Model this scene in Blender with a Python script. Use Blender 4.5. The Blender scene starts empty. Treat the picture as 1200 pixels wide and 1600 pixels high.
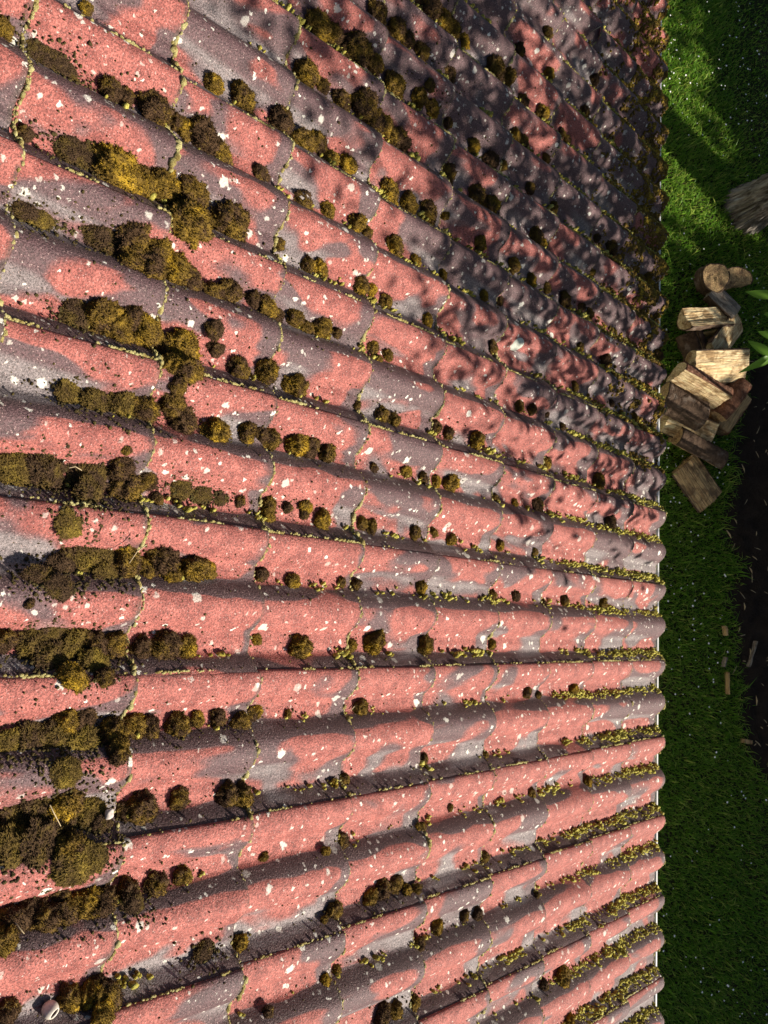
import bpy, bmesh, math, random
import numpy as np
from mathutils import Vector, Matrix
from mathutils import noise as mnoise

# ------------------------------------------------------------------ camera, sky, sun
C = bpy.context.scene.collection
scene = bpy.context.scene
PITCH = math.radians(30.0)
F = 1347.18                       # focal length in pixels of the 1200 x 1600 photograph
GAUGE = 0.30668                   # exposed tile length
ROLL = 0.15                       # spacing of the rolls
ODD = 0.006                       # the middle roll of a tile sits slightly off centre
GZ = -1.70                        # lawn level below the eaves
RC = np.array([[-0.04286787, 0.64472679, 0.76321014],
               [0.99198396, 0.11835710, -0.04426533],
               [-0.11887038, 0.75519465, -0.64463235]])   # roof frame -> camera (right, down, forward)
CAM = np.array([-0.15051512, -3.40047705, 1.38765184])    # camera in the roof frame
WR = np.array([[1, 0, 0], [0, math.cos(PITCH), math.sin(PITCH)], [0, -math.sin(PITCH), math.cos(PITCH)]])
CAMW = WR @ CAM
RW = WR @ RC.T                    # columns: right, down, forward in the world

cd = bpy.data.cameras.new('camera')
cam = bpy.data.objects.new('camera', cd); C.objects.link(cam)
m = Matrix.Identity(4)
for i in range(3):
    m[i][0] = RW[i, 0]; m[i][1] = -RW[i, 1]; m[i][2] = -RW[i, 2]; m[i][3] = CAMW[i]
cam.matrix_world = m
cd.sensor_fit = 'VERTICAL'; cd.sensor_height = 32.0; cd.lens = 32.0 * F / 1600.0
cd.clip_start = 0.05; cd.clip_end = 500
scene.camera = cam

SUN_EL = math.radians(26.0)
SUN_AZ = (0.551, 0.834)
SUN = Vector((SUN_AZ[0]*math.cos(SUN_EL), SUN_AZ[1]*math.cos(SUN_EL), math.sin(SUN_EL))).normalized()
w = bpy.data.worlds.new('World'); scene.world = w; w.use_nodes = True
nt = w.node_tree
sky = nt.nodes.new('ShaderNodeTexSky'); sky.sky_type = 'NISHITA'; sky.sun_disc = False
sky.sun_elevation = SUN_EL; sky.sun_rotation = math.atan2(SUN_AZ[0], SUN_AZ[1])
bg = nt.nodes['Background']; bg.inputs['Strength'].default_value = 0.05
nt.links.new(sky.outputs['Color'], bg.inputs['Color'])
sd = bpy.data.lights.new('sun', 'SUN'); sd.energy = 5.0; sd.angle = math.radians(0.5); sd.color = (1.0, 0.91, 0.78)
so = bpy.data.objects.new('sun', sd); C.objects.link(so)
so.rotation_euler = SUN.to_track_quat('Z', 'Y').to_euler(); so.location = (4, 6, 6)
vs = scene.view_settings
vs.view_transform = 'Standard'; vs.look = 'None'; vs.gamma = 1.0; vs.use_curve_mapping = False
vs.exposure = 0.85
scene.cycles.max_bounces = 4; scene.cycles.diffuse_bounces = 2; scene.cycles.glossy_bounces = 2

random.seed(7)
rng = np.random.default_rng(7)

# ------------------------------------------------------------------ helpers
def ray(x, y):
    return RW @ np.array([(x-600)/F, (y-800)/F, 1.0])
def at_z(x, y, z):
    d = ray(x, y); return CAMW + d*(z-CAMW[2])/d[2]
def at_dist(x, y, D):
    d = ray(x, y); return CAMW + d/np.linalg.norm(d)*D
def to_world(p):
    return WR @ np.asarray(p, float)
def crest(j):
    return j*ROLL - (ODD if j % 2 else 0.0)
RH, RHW, TK = 0.042, 0.057, 0.016
def prof(x):
    """height of the tile surface across the rolls, 0 on a crest, -RH in a valley"""
    x = np.asarray(x, float)
    z = np.full(x.shape, -RH)
    j0 = np.floor(x/ROLL).astype(int)
    for dj in (-1, 0, 1, 2):
        j = j0+dj
        c = j*ROLL - np.where(j % 2 != 0, ODD, 0.0)
        t = np.clip(np.abs(x-c)/RHW, 0, 1)
        z = np.maximum(z, -RH + RH*(1-t*t)**1.12)
    return z
def prof1(x):
    z = -RH; j0 = math.floor(x/ROLL)
    for j in (j0, j0+1):
        t = abs(x-crest(j))/RHW
        if t < 1: z = max(z, -RH+RH*(1-t*t)**1.12)
    return z
def surf(x, y):
    """roof surface height (roof frame) at x along the eaves, y down the slope (<= 0)"""
    d = max(-y, 0.0)/GAUGE
    return prof1(x) - TK*(d-math.floor(d))
def on_roof(px, py, lift=0.0):
    """roof-frame point where the pixel's ray meets the tile surface raised by lift"""
    d = RC.T @ np.array([(px-600)/F, (py-800)/F, 1.0])
    t0 = (0.03+lift-CAM[2])/d[2]; t1 = (-0.09+lift-CAM[2])/d[2]
    n = 160; last = None
    for i in range(n+1):
        t = t0+(t1-t0)*i/n
        p = CAM+d*t
        if p[2] <= surf(p[0], p[1])+lift:
            return p
        last = p
    return last
def tag(o, label=None, cat=None, group=None, kind=None):
    if label: o['label'] = label
    if cat: o['category'] = cat
    if group: o['group'] = group
    if kind: o['kind'] = kind
    return o
def link(name, me, mat=None, parent=None):
    o = bpy.data.objects.new(name, me); C.objects.link(o)
    if mat is not None and me is not None and len(me.materials) == 0: me.materials.append(mat)
    if parent: o.parent = parent
    return o
def mesh_np(name, V, Fc, smooth=True):
    """mesh from a vertex array and an array of equal-sized faces"""
    V = np.asarray(V, np.float32); Fc = np.asarray(Fc, np.int32)
    me = bpy.data.meshes.new(name)
    k = Fc.shape[1]
    me.vertices.add(len(V)); me.vertices.foreach_set('co', V.ravel())
    me.loops.add(Fc.size); me.loops.foreach_set('vertex_index', Fc.ravel())
    me.polygons.add(len(Fc))
    me.polygons.foreach_set('loop_start', np.arange(0, Fc.size, k, dtype=np.int32))
    me.polygons.foreach_set('loop_total', np.full(len(Fc), k, np.int32))
    me.polygons.foreach_set('use_smooth', np.full(len(Fc), smooth, bool))
    me.update(calc_edges=True)
    return me
def mesh_py(name, V, Fc, smooth=False):
    me = bpy.data.meshes.new(name); me.from_pydata([tuple(v) for v in V], [], Fc); me.update()
    if smooth:
        me.polygons.foreach_set('use_smooth', np.full(len(me.polygons), True))
    return me

# ------------------------------------------------------------------ materials
class NB:
    """small node builder"""
    def __init__(self, name):
        self.m = bpy.data.materials.new(name); self.m.use_nodes = True
        self.t = self.m.node_tree; self.b = self.t.nodes['Principled BSDF']
        self.out = self.t.nodes['Material Output']
    def n(self, typ, **kw):
        nd = self.t.nodes.new(typ)
        for k, v in kw.items(): setattr(nd, k, v)
        return nd
    def l(self, a, b): self.t.links.new(a, b)
    def val(self, sock, v):
        if hasattr(v, 'links') or hasattr(v, 'is_output'): self.l(v, sock)
        else: sock.default_value = v
    def math(self, op, a, b=0.0, clamp=False):
        nd = self.n('ShaderNodeMath', operation=op, use_clamp=clamp)
        self.val(nd.inputs[0], a); self.val(nd.inputs[1], b); return nd.outputs[0]
    def mix(self, fac, a, b, blend='MIX'):
        nd = self.n('ShaderNodeMix', data_type='RGBA', blend_type=blend)
        self.val(nd.inputs[0], fac)
        for s, v in ((nd.inputs[6], a), (nd.inputs[7], b)):
            if isinstance(v, tuple): s.default_value = (*v, 1.0)
            else: self.l(v, s)
        return nd.outputs[2]
    def noise(self, vec, scale, detail=3, rough=0.55, dist=0.0):
        nd = self.n('ShaderNodeTexNoise')
        if vec is not None: self.l(vec, nd.inputs['Vector'])
        nd.inputs['Scale'].default_value = scale; nd.inputs['Detail'].default_value = detail
        nd.inputs['Roughness'].default_value = rough; nd.inputs['Distortion'].default_value = dist
        return nd.outputs['Fac']
    def voro(self, vec, scale, rand=1.0, feature='F1'):
        nd = self.n('ShaderNodeTexVoronoi', feature=feature)
        if vec is not None: self.l(vec, nd.inputs['Vector'])
        nd.inputs['Scale'].default_value = scale; nd.inputs['Randomness'].default_value = rand
        return nd
    def step(self, x, lo, hi):
        nd = self.n('ShaderNodeMapRange', interpolation_type='SMOOTHSTEP')
        self.val(nd.inputs[0], x); self.val(nd.inputs[1], lo); self.val(nd.inputs[2], hi)
        return nd.outputs[0]
    def vadd(self, a, b, op='ADD'):
        nd = self.n('ShaderNodeVectorMath', operation=op)
        for s, v in ((nd.inputs[0], a), (nd.inputs[1], b)):
            if isinstance(v, tuple): s.default_value = v
            else: self.l(v, s)
        return nd.outputs[0]
    def coord(self, which='Object'): return self.n('ShaderNodeTexCoord').outputs[which]
    def rnd(self): return self.n('ShaderNodeObjectInfo').outputs['Random']
    def bump(self, h, strength=0.5, dist=0.001):
        nd = self.n('ShaderNodeBump'); nd.inputs['Strength'].default_value = strength
        nd.inputs['Distance'].default_value = dist
        self.l(h, nd.inputs['Height']); self.l(nd.outputs[0], self.b.inputs['Normal'])
    def fin(self, col, rough=0.8, spec=0.3):
        if isinstance(col, tuple): self.b.inputs['Base Color'].default_value = (*col, 1)
        else: self.l(col, self.b.inputs['Base Color'])
        self.val(self.b.inputs['Roughness'], rough)
        self.b.inputs['Specular IOR Level'].default_value = spec
        return self.m

def mat_tile():
    b = NB('tile_concrete')
    co = b.coord('Object'); r = b.rnd()
    off = b.n('ShaderNodeCombineXYZ')
    b.l(b.math('MULTIPLY', r, 37.0), off.inputs[0]); b.l(b.math('MULTIPLY', r, 91.0), off.inputs[1]); b.l(b.math('MULTIPLY', r, 13.0), off.inputs[2])
    p = b.vadd(co, off.outputs[0])
    sep = b.n('ShaderNodeSeparateXYZ'); b.l(co, sep.inputs[0])
    X, Y, Z = sep.outputs
    # red paint left on the crests, purple grey algae film elsewhere: soft-edged blobs
    st = b.vadd(p, (1.0, 0.50, 1.0), 'MULTIPLY')
    n1 = b.noise(st, 8.0, 2.0, 0.45, 0.5)
    nA = b.noise(p, 30, 4, 0.65)
    e = b.math('ADD', n1, b.math('MULTIPLY', b.math('SUBTRACT', r, 0.5), 0.16))
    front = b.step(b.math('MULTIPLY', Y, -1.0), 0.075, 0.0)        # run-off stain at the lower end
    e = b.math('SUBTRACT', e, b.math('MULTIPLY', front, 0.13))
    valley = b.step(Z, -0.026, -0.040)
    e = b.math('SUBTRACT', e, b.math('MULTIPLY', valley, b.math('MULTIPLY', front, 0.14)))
    # algae film plus painted-in shade on the roll sides facing away from the sun
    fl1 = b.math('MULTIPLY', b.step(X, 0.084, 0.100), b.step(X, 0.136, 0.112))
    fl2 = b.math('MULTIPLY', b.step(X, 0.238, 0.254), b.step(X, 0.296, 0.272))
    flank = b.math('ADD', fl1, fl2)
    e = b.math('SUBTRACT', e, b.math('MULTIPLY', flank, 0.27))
    e = b.math('ADD', e, b.math('MULTIPLY', b.math('SUBTRACT', nA, 0.5), 0.05))
    # the far end of the roof carries more film
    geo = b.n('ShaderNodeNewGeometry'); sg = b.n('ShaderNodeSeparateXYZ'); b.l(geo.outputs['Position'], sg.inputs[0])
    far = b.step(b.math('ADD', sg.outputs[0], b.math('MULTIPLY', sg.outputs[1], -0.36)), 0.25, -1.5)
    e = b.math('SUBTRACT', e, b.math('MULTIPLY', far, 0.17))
    e = b.math('ADD', e, b.math('MULTIPLY', b.step(Z, -0.030, -0.008), 0.035))
    red = b.step(e, 0.395, 0.465)
    redc = b.mix(b.step(nA, 0.30, 0.72), (0.355, 0.112, 0.092), (0.205, 0.058, 0.049))
    purp = b.mix(nA, (0.128, 0.070, 0.074), (0.064, 0.034, 0.038))
    grey = b.mix(nA, (0.24, 0.205, 0.205), (0.125, 0.100, 0.102))
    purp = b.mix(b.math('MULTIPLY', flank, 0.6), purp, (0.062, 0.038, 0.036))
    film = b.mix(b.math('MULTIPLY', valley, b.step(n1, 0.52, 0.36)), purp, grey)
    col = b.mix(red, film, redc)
    rim = b.math('MULTIPLY', b.step(b.math('MULTIPLY', Y, -1.0), 0.016, 0.004), b.step(nA, 0.30, 0.60))   # patchy darker line at the very end
    col = b.mix(b.math('MULTIPLY', rim, 0.75), col, (0.060, 0.044, 0.034))
    # sand-faced surface
    grain = b.noise(p, 250, 2, 0.75)
    col = b.mix(0.85, col, b.mix(b.step(grain, 0.28, 0.72), (0.18, 0.18, 0.18), (0.82, 0.82, 0.82)), 'OVERLAY')
    v0 = b.voro(p, 330.0); s0 = b.n('ShaderNodeSeparateColor'); b.l(v0.outputs['Color'], s0.inputs[0])
    sp = b.math('MULTIPLY', b.step(v0.outputs['Distance'], 0.42, 0.22), b.math('GREATER_THAN', s0.outputs[0], 0.86))
    col = b.mix(b.math('MULTIPLY', sp, 0.50), col, (0.66, 0.46, 0.42))
    sd_ = b.math('MULTIPLY', b.step(v0.outputs['Distance'], 0.45, 0.25), b.math('LESS_THAN', s0.outputs[1], 0.12))
    col = b.mix(b.math('MULTIPLY', sd_, 0.75), col, (0.045, 0.026, 0.024))
    # pale crustose lichen: irregular patches of several sizes, in drifts
    wob = b.n('ShaderNodeTexNoise'); b.l(p, wob.inputs['Vector']); wob.inputs['Scale'].default_value = 110; wob.inputs['Detail'].default_value = 3
    pw = b.vadd(p, b.vadd(b.vadd(wob.outputs['Color'], (0.5, 0.5, 0.5), 'SUBTRACT'), (0.016, 0.016, 0.016), 'MULTIPLY'))
    dens = b.noise(p, 5.0, 2)
    lich = None
    for sc, keep, rmax in ((27.0, 0.73, 0.36), (66.0, 0.62, 0.40)):
        v = b.voro(pw, sc); s = b.n('ShaderNodeSeparateColor'); b.l(v.outputs['Color'], s.inputs[0])
        on = b.math('GREATER_THAN', b.math('ADD', s.outputs[0], b.math('MULTIPLY', b.math('SUBTRACT', dens, 0.5), 0.7)), keep)
        rad = b.math('MULTIPLY', b.math('ADD', 0.25, b.math('MULTIPLY', s.outputs[1], 0.75)), rmax)
        dd = b.math('SUBTRACT', rad, v.outputs['Distance'])
        op = b.math('ADD', 0.35, b.math('MULTIPLY', s.outputs[2], 0.65))
        mk = b.math('MULTIPLY', b.math('MULTIPLY', b.step(dd, 0.0, 0.10), on), op)
        lich = mk if lich is None else b.math('MAXIMUM', lich, mk)
    lc = b.mix(grain, (0.58, 0.55, 0.48), (0.78, 0.75, 0.67))
    col = b.mix(lich, col, lc)
    b.bump(grain, 1.0, 0.0030)
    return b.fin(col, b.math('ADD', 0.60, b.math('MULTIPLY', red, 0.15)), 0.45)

def mat_moss(name, brown, olive, gold, scale=55.0, goldbias=0.0):
    b = NB(name)
    co = b.coord('Object'); geo = b.n('ShaderNodeNewGeometry')
    p = geo.outputs['Position']; r = b.rnd()
    n1 = b.noise(p, scale*0.45, 3, 0.6); n2 = b.noise(p, scale*4, 3, 0.65); n3 = b.noise(p, scale*9, 3, 0.7)
    f = b.math('ADD', n1, b.math('MULTIPLY', b.math('SUBTRACT', r, 0.5), 0.30))
    f = b.math('ADD', f, b.math('MULTIPLY', b.math('SUBTRACT', n2, 0.5), 0.5))
    c = b.mix(b.step(f, 0.36, 0.56), brown, olive)
    c = b.mix(b.step(f, 0.58-goldbias, 0.80-goldbias), c, gold)
    c = b.mix(0.9, c, b.mix(b.step(n3, 0.3, 0.7), (0.15, 0.15, 0.15), (0.85, 0.85, 0.85)), 'OVERLAY')
    b.bump(b.math('ADD', n2, b.math('MULTIPLY', n3, 0.6)), 1.0, 0.003)
    return b.fin(c, 0.9, 0.15)

def leafy(name, c1, c2, c3, scale=1.5, trans=0.35, rough=0.5):
    b = NB(name)
    geo = b.n('ShaderNodeNewGeometry'); p = geo.outputs['Position']
    rp = geo.outputs['Random Per Island']
    c = b.mix(b.noise(p, scale, 2), c1, c2)
    c = b.mix(b.step(rp, 0.6, 1.0), c, c3)
    c = b.mix(0.5, c, b.mix(rp, (0.3, 0.3, 0.3), (0.7, 0.7, 0.7)), 'OVERLAY')
    b.fin(c, rough, 0.35)
    tr = b.n('ShaderNodeBsdfTranslucent'); b.l(c, tr.inputs['Color'])
    ms = b.n('ShaderNodeMixShader'); ms.inputs[0].default_value = trans
    b.l(b.b.outputs[0], ms.inputs[1]); b.l(tr.outputs[0], ms.inputs[2]); b.l(ms.outputs[0], b.out.inputs['Surface'])
    return b.m

def mat_wood(name, c1, c2, c3):
    b = NB(name); co = b.coord('Object'); r = b.rnd()
    off = b.n('ShaderNodeCombineXYZ'); b.l(b.math('MULTIPLY', r, 40.0), off.inputs[0]); b.l(b.math('MULTIPLY', r, 17.0), off.inputs[1])
    p = b.vadd(co, off.outputs[0])
    g = b.vadd(p, (4.0, 55.0, 55.0), 'MULTIPLY')
    n1 = b.noise(g, 1.6, 5, 0.65, 0.6); n2 = b.noise(p, 14, 3, 0.6, 0.5); n3 = b.noise(g, 2.6, 4, 0.65)
    c = b.mix(b.step(n1, 0.32, 0.68), c1, c2)
    c = b.mix(b.math('MULTIPLY', b.step(n2, 0.46, 0.64), 0.85), c, c3)
    c = b.mix(0.75, c, b.mix(b.step(n3, 0.3, 0.7), (0.22, 0.22, 0.22), (0.78, 0.78, 0.78)), 'OVERLAY')
    b.bump(b.math('ADD', n1, n3), 1.0, 0.010)
    return b.fin(c, 0.75, 0.25)

def mat_bark(name, c1, c2, c3, scale=30.0, stretch=1.0):
    b = NB(name); p = b.coord('Object')
    if stretch != 1.0: p = b.vadd(p, (1.0, 1.0, stretch), 'MULTIPLY')
    n1 = b.noise(p, scale, 5, 0.65, 0.5); n2 = b.noise(p, scale*4, 3, 0.6)
    c = b.mix(b.step(n1, 0.35, 0.65), c1, c2)
    c = b.mix(b.math('MULTIPLY', b.step(b.noise(p, scale*0.6, 3), 0.55, 0.7), 0.8), c, c3)
    c = b.mix(0.5, c, b.mix(n2, (0.2, 0.2, 0.2), (0.8, 0.8, 0.8)), 'OVERLAY')
    b.bump(b.math('ADD', n1, b.math('MULTIPLY', n2, 0.5)), 1.0, 0.008)
    return b.fin(c, 0.9, 0.15)

def mat_ground():
    b = NB('lawn_earth'); geo = b.n('ShaderNodeNewGeometry'); p = geo.outputs['Position']
    n = b.noise(p, 2.2, 4, 0.6); n2 = b.noise(p, 90, 4, 0.7)
    c = b.mix(b.step(n, 0.35, 0.65), (0.030, 0.042, 0.012), (0.050, 0.040, 0.022))
    c = b.mix(0.6, c, b.mix(n2, (0.2, 0.2, 0.2), (0.8, 0.8, 0.8)), 'OVERLAY')
    b.bump(n2, 0.8, 0.02); return b.fin(c, 0.95, 0.1)
def mat_soil():
    b = NB('dark_soil'); geo = b.n('ShaderNodeNewGeometry'); p = geo.outputs['Position']
    n = b.noise(p, 14, 5, 0.7); n2 = b.noise(p, 120, 4, 0.7)
    c = b.mix(n, (0.020, 0.015, 0.012), (0.065, 0.046, 0.036))
    c = b.mix(0.6, c, b.mix(n2, (0.2, 0.2, 0.2), (0.8, 0.8, 0.8)), 'OVERLAY')
    b.bump(b.math('ADD', n, n2), 1.0, 0.03); return b.fin(c, 0.95, 0.1)
def mat_plain(name, c, rough=0.5, spec=0.4, var=0.15, scale=12):
    b = NB(name); p = b.coord('Object')
    n = b.noise(p, scale, 4, 0.6)
    d = tuple(x*(1-var*2) for x in c)
    return b.fin(b.mix(b.step(n, 0.4, 0.7), c, d), rough, spec)

M = {}
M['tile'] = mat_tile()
M['moss'] = mat_moss('moss_cushion', (0.064, 0.036, 0.018), (0.145, 0.090, 0.016), (0.36, 0.225, 0.020))
M['moss_dry'] = mat_moss('moss_mat', (0.066, 0.039, 0.021), (0.110, 0.073, 0.019), (0.20, 0.140, 0.025), 70)
M['moss_edge'] = mat_moss('edge_moss', (0.17, 0.12, 0.035), (0.34, 0.28, 0.10), (0.46, 0.42, 0.19), 120, 0.08)
M['moss_flank'] = mat_moss('flank_moss', (0.22, 0.17, 0.03), (0.46, 0.41, 0.075), (0.62, 0.56, 0.15), 120, 0.12)
M['moss_gold'] = mat_moss('eaves_moss', (0.15, 0.095, 0.022), (0.38, 0.26, 0.028), (0.60, 0.43, 0.035), 60, 0.08)
M['crumb'] = mat_moss('moss_crumb', (0.040, 0.026, 0.016), (0.065, 0.048, 0.018), (0.10, 0.08, 0.025), 90)
M['grass'] = leafy('grass_blade', (0.108, 0.290, 0.018), (0.210, 0.385, 0.034), (0.38, 0.45, 0.085), 1.3, 0.60)
M['leaf'] = leafy('tree_leaf', (0.06, 0.12, 0.015), (0.09, 0.15, 0.02), (0.12, 0.16, 0.02), 1.0, 0.30)
M['laurel'] = leafy('laurel_leaf', (0.12, 0.26, 0.025), (0.17, 0.33, 0.035), (0.30, 0.42, 0.03), 2.0, 0.50, 0.40)
M['wood_fresh'] = mat_wood('split_wood_fresh', (0.74, 0.60, 0.36), (0.54, 0.37, 0.18), (0.26, 0.15, 0.06))
M['wood_old'] = mat_wood('split_wood_old', (0.54, 0.37, 0.18), (0.38, 0.24, 0.11), (0.18, 0.105, 0.055))
M['wood_grey'] = mat_wood('split_wood_grey', (0.30, 0.26, 0.21), (0.20, 0.165, 0.13), (0.12, 0.09, 0.07))
M['bark'] = mat_bark('log_bark', (0.060, 0.038, 0.026), (0.115, 0.075, 0.050), (0.19, 0.15, 0.12))
M['bark_red'] = mat_bark('log_bark_red', (0.10, 0.045, 0.028), (0.21, 0.10, 0.06), (0.30, 0.18, 0.12), 60)
M['trunk'] = mat_bark('trunk_bark', (0.085, 0.070, 0.057), (0.29, 0.255, 0.215), (0.38, 0.36, 0.33), 26, 0.30)
M['ground'] = mat_ground(); M['soil'] = mat_soil()
M['white'] = mat_plain('white_gutter', (0.80, 0.80, 0.78), 0.35, 0.5, 0.06)
M['render'] = mat_plain('wall_render', (0.55, 0.52, 0.46), 0.9, 0.2, 0.10)
M['deck'] = mat_plain('roof_felt', (0.03, 0.03, 0.03), 0.9, 0.2)
M['shell'] = mat_plain('snail_shell', (0.62, 0.56, 0.48), 0.5, 0.4, 0.15, 120)
M['shell_in'] = mat_plain('shell_mouth', (0.10, 0.06, 0.05), 0.8, 0.2)
M['stone'] = mat_plain('pale_stone', (0.55, 0.48, 0.44), 0.8, 0.3, 0.15, 80)
M['twig'] = mat_plain('dry_twig', (0.42, 0.33, 0.20), 0.8, 0.2, 0.15, 60)
M['redleaf'] = mat_plain('red_leaf', (0.42, 0.08, 0.05), 0.6, 0.3, 0.15, 60)
M['lichen'] = mat_plain('lichen_disc', (0.52, 0.54, 0.47), 0.9, 0.1, 0.12, 150)
M['petal'] = mat_plain('daisy_petal', (0.80, 0.80, 0.76), 0.7, 0.2, 0.03)

# ------------------------------------------------------------------ setting: lawn, soil bed
def sheet(name, outline, z, mat, cut=0, amp=0.0):
    bm = bmesh.new()
    vsn = [bm.verts.new((x, y, z)) for x, y in outline]
    bm.faces.new(vsn)
    me = bpy.data.meshes.new(name); bm.to_mesh(me); bm.free()
    return link(name, me, mat)
lawn = tag(sheet('lawn', [(-90, -90), (90, -90), (90, 90), (-90, 90)], GZ, M['ground']), kind='structure')

SOIL_PX = [(1163, 560), (1158, 600), (1146, 650), (1135, 700), (1140, 750), (1128, 800), (1122, 850), (1150, 870), (1148, 900), (1128, 930),
           (1138, 980), (1140, 1030), (1150, 1060), (1152, 1110), (1158, 1150), (1168, 1190), (1188, 1215), (1215, 1240)]
so_pts = [tuple(at_z(x, y, GZ)[:2]) for x, y in SOIL_PX]
def soil_edge(x):
    """y of the bed's lawn-side edge at x"""
    xs = [p[0] for p in so_pts]; ys = [p[1] for p in so_pts]
    return np.interp(x, xs, ys, left=9.0, right=9.0)
def soil_mesh():
    nx, ny = 150, 60
    x0, x1 = so_pts[0][0], so_pts[-1][0]
    V = []
    for i in range(nx+1):
        x = x0+(x1-x0)*i/nx
        ye = float(soil_edge(x))+0.03*mnoise.noise((x*14, 3.1, 0))
        for j in range(ny+1):
            t = j/ny; y = ye+(4.6-ye)*t**1.5
            up = min(1.0, t*9)*0.03
            z = GZ+0.004+up*(0.6+0.9*mnoise.fractal((x*9, y*9, 1.3), 0.7, 2.0, 5))
            V.append((x, y, max(z, GZ+0.004)))
    Fc = [(i*(ny+1)+j, i*(ny+1)+j+1, (i+1)*(ny+1)+j+1, (i+1)*(ny+1)+j) for i in range(nx) for j in range(ny)]
    Fc = [f[::-1] for f in Fc]
    return mesh_np('soil_bed', V, Fc)
soil = tag(link('soil_bed', soil_mesh(), M['soil']), kind='structure')

# ------------------------------------------------------------------ roof
roof = bpy.data.objects.new('tiled_roof', None); C.objects.link(roof)
roof.rotation_euler = (-PITCH, 0, 0)
tag(roof, 'mossy red roof of double-roll concrete tiles sloping down to the eaves above the lawn', 'roof')
INTER = -0.022                       # the side lock line sits just before the crest of every second roll
def tile_mesh(var):
    nz = np.random.default_rng(100+var)
    L = GAUGE+0.072
    xs = np.concatenate([np.linspace(INTER, INTER+0.008, 3), np.linspace(INTER+0.014, 0.30+INTER-0.016, 46), np.linspace(0.30+INTER-0.008, 0.30+INTER+0.020, 4)])
    # along: lower end rounding first, then up the slope
    rows = [(0.0000, -TK), (0.0000, -0.0055), (0.0006, -0.0026), (0.0022, -0.0007), (0.005, 0.0)] + [(d, 0.0) for d in np.linspace(0.018, L, 15)]
    zt = prof(xs)
    under = np.clip((xs-(0.30+INTER-0.052))/0.008, 0, 1)     # the flank that runs under the next tile lies lower
    zt = zt-0.0045*under
    lip = np.clip(1-(xs-INTER)/0.006, 0, 1)**2                # rounded side edge
    zt = zt-0.0028*lip
    o = nz.uniform(0, 50)
    V = []
    for ri, (d, dz) in enumerate(rows):
        for xi, x in enumerate(xs):
            wob = 0.0014*mnoise.fractal((x*18+o, d*18, o), 0.8, 2.0, 3)
            yj = 0.0016*mnoise.noise((x*70+o, 0.3, o)) + 0.0016*mnoise.noise((x*24+o, 9.3, o)) if ri < 5 else 0.0
            V.append((x, -d+yj, zt[xi]-TK*d/GAUGE+dz+(wob if ri > 2 else wob*0.5)))
    n = len(xs); R_ = len(rows)
    Fc = [(r*n+c, r*n+c+1, (r+1)*n+c+1, (r+1)*n+c) for r in range(R_-1) for c in range(n-1)]
    # underside
    b0 = len(V)
    for ri in (0, R_-1):
        d = rows[ri][0]
        for xi, x in enumerate(xs):
            V.append((x, -d, zt[xi]-TK*d/GAUGE-TK))
    Fc += [(b0+c, b0+n+c, b0+n+c+1, b0+c+1) for c in range(n-1)]
    Fc += [(c+1, c, b0+c, b0+c+1) for c in range(n-1)]
    # side edges
    for c, s in ((0, 1), (n-1, -1)):
        for r in range(R_-1):
            pass
    me = mesh_py('tile', V, Fc, True)
    # vertical skirt along the visible side lock edge
    bm = bmesh.new(); bm.from_mesh(me); bm.verts.ensure_lookup_table()
    for c in (0,):
        top = [bm.verts[r*n+c] for r in range(R_)]
        low = [bm.verts.new((v.co.x+0.0015, v.co.y, v.co.z-0.008)) for v in top]
        for r in range(R_-1):
            f = bm.faces.new((top[r+1], low[r+1], low[r], top[r])); f.smooth = False
    bmesh.ops.recalc_face_normals(bm, faces=bm.faces)
    bm.to_mesh(me); bm.free()
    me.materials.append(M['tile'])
    return me
TILES = [tile_mesh(v) for v in range(8)]
NROW = 15; I0, I1 = -12, 6
for k in range(NROW):
    for i in range(I0, I1+1):
        t = bpy.data.objects.new('tile', TILES[(k*5+i*3+random.randint(0, 3)) % len(TILES)]); C.objects.link(t); t.parent = roof
        t.location = (i*0.30+random.uniform(-.0012, .0012), -k*GAUGE+random.uniform(-.003, .003), random.uniform(-.0008, .0012))
        t.rotation_euler = (random.uniform(-.002, .001), random.uniform(-.003, .003), random.uniform(-.006, .006))
XA, XB = I0*0.30+INTER, (I1+1)*0.30+INTER
def box(name, x0, x1, y0, y1, z0, z1, mat, parent=None):
    V = [(x, y, z) for x in (x0, x1) for y in (y0, y1) for z in (z0, z1)]
    Fc = [(0, 1, 3, 2), (4, 6, 7, 5), (0, 4, 5, 1), (2, 3, 7, 6), (0, 2, 6, 4), (1, 5, 7, 3)]
    return link(name, mesh_py(name, V, Fc), mat, parent)
box('roof_felt', XA, XB, -NROW*GAUGE-0.06, -0.06, -0.115, -0.09, M['deck'], roof)
# white gutter under the tile ends (world frame profile, extruded along the eaves)
def gutter():
    pr = [(-0.118, -0.062), (-0.118, -0.125), (-0.100, -0.150), (-0.070, -0.163), (-0.040, -0.155), (-0.012, -0.128), (0.000, -0.090), (-0.006, -0.056), (-0.002, -0.052),
          (0.004, -0.052), (0.007, -0.056), (0.006, -0.074), (0.004, -0.092), (-0.008, -0.131), (-0.038, -0.159), (-0.070, -0.167), (-0.102, -0.154), (-0.122, -0.127), (-0.122, -0.062)]
    n = len(pr); V = [(x, y, z) for x in (XA, XB) for y, z in pr]
    Fc = [(i, (i+1) % n, n+(i+1) % n, n+i) for i in range(n)]
    return link('gutter', mesh_py('gutter', V, Fc), M['white'])
g = gutter(); tag(g, 'thin white gutter running along the eaves below the tile ends', 'gutter')
wall = box('house_wall', XA+0.1, XB-0.1, -0.55, -0.32, GZ-0.02, -0.09, M['render'])
tag(wall, 'pale rendered house wall standing under the roof eaves', 'wall')

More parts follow.
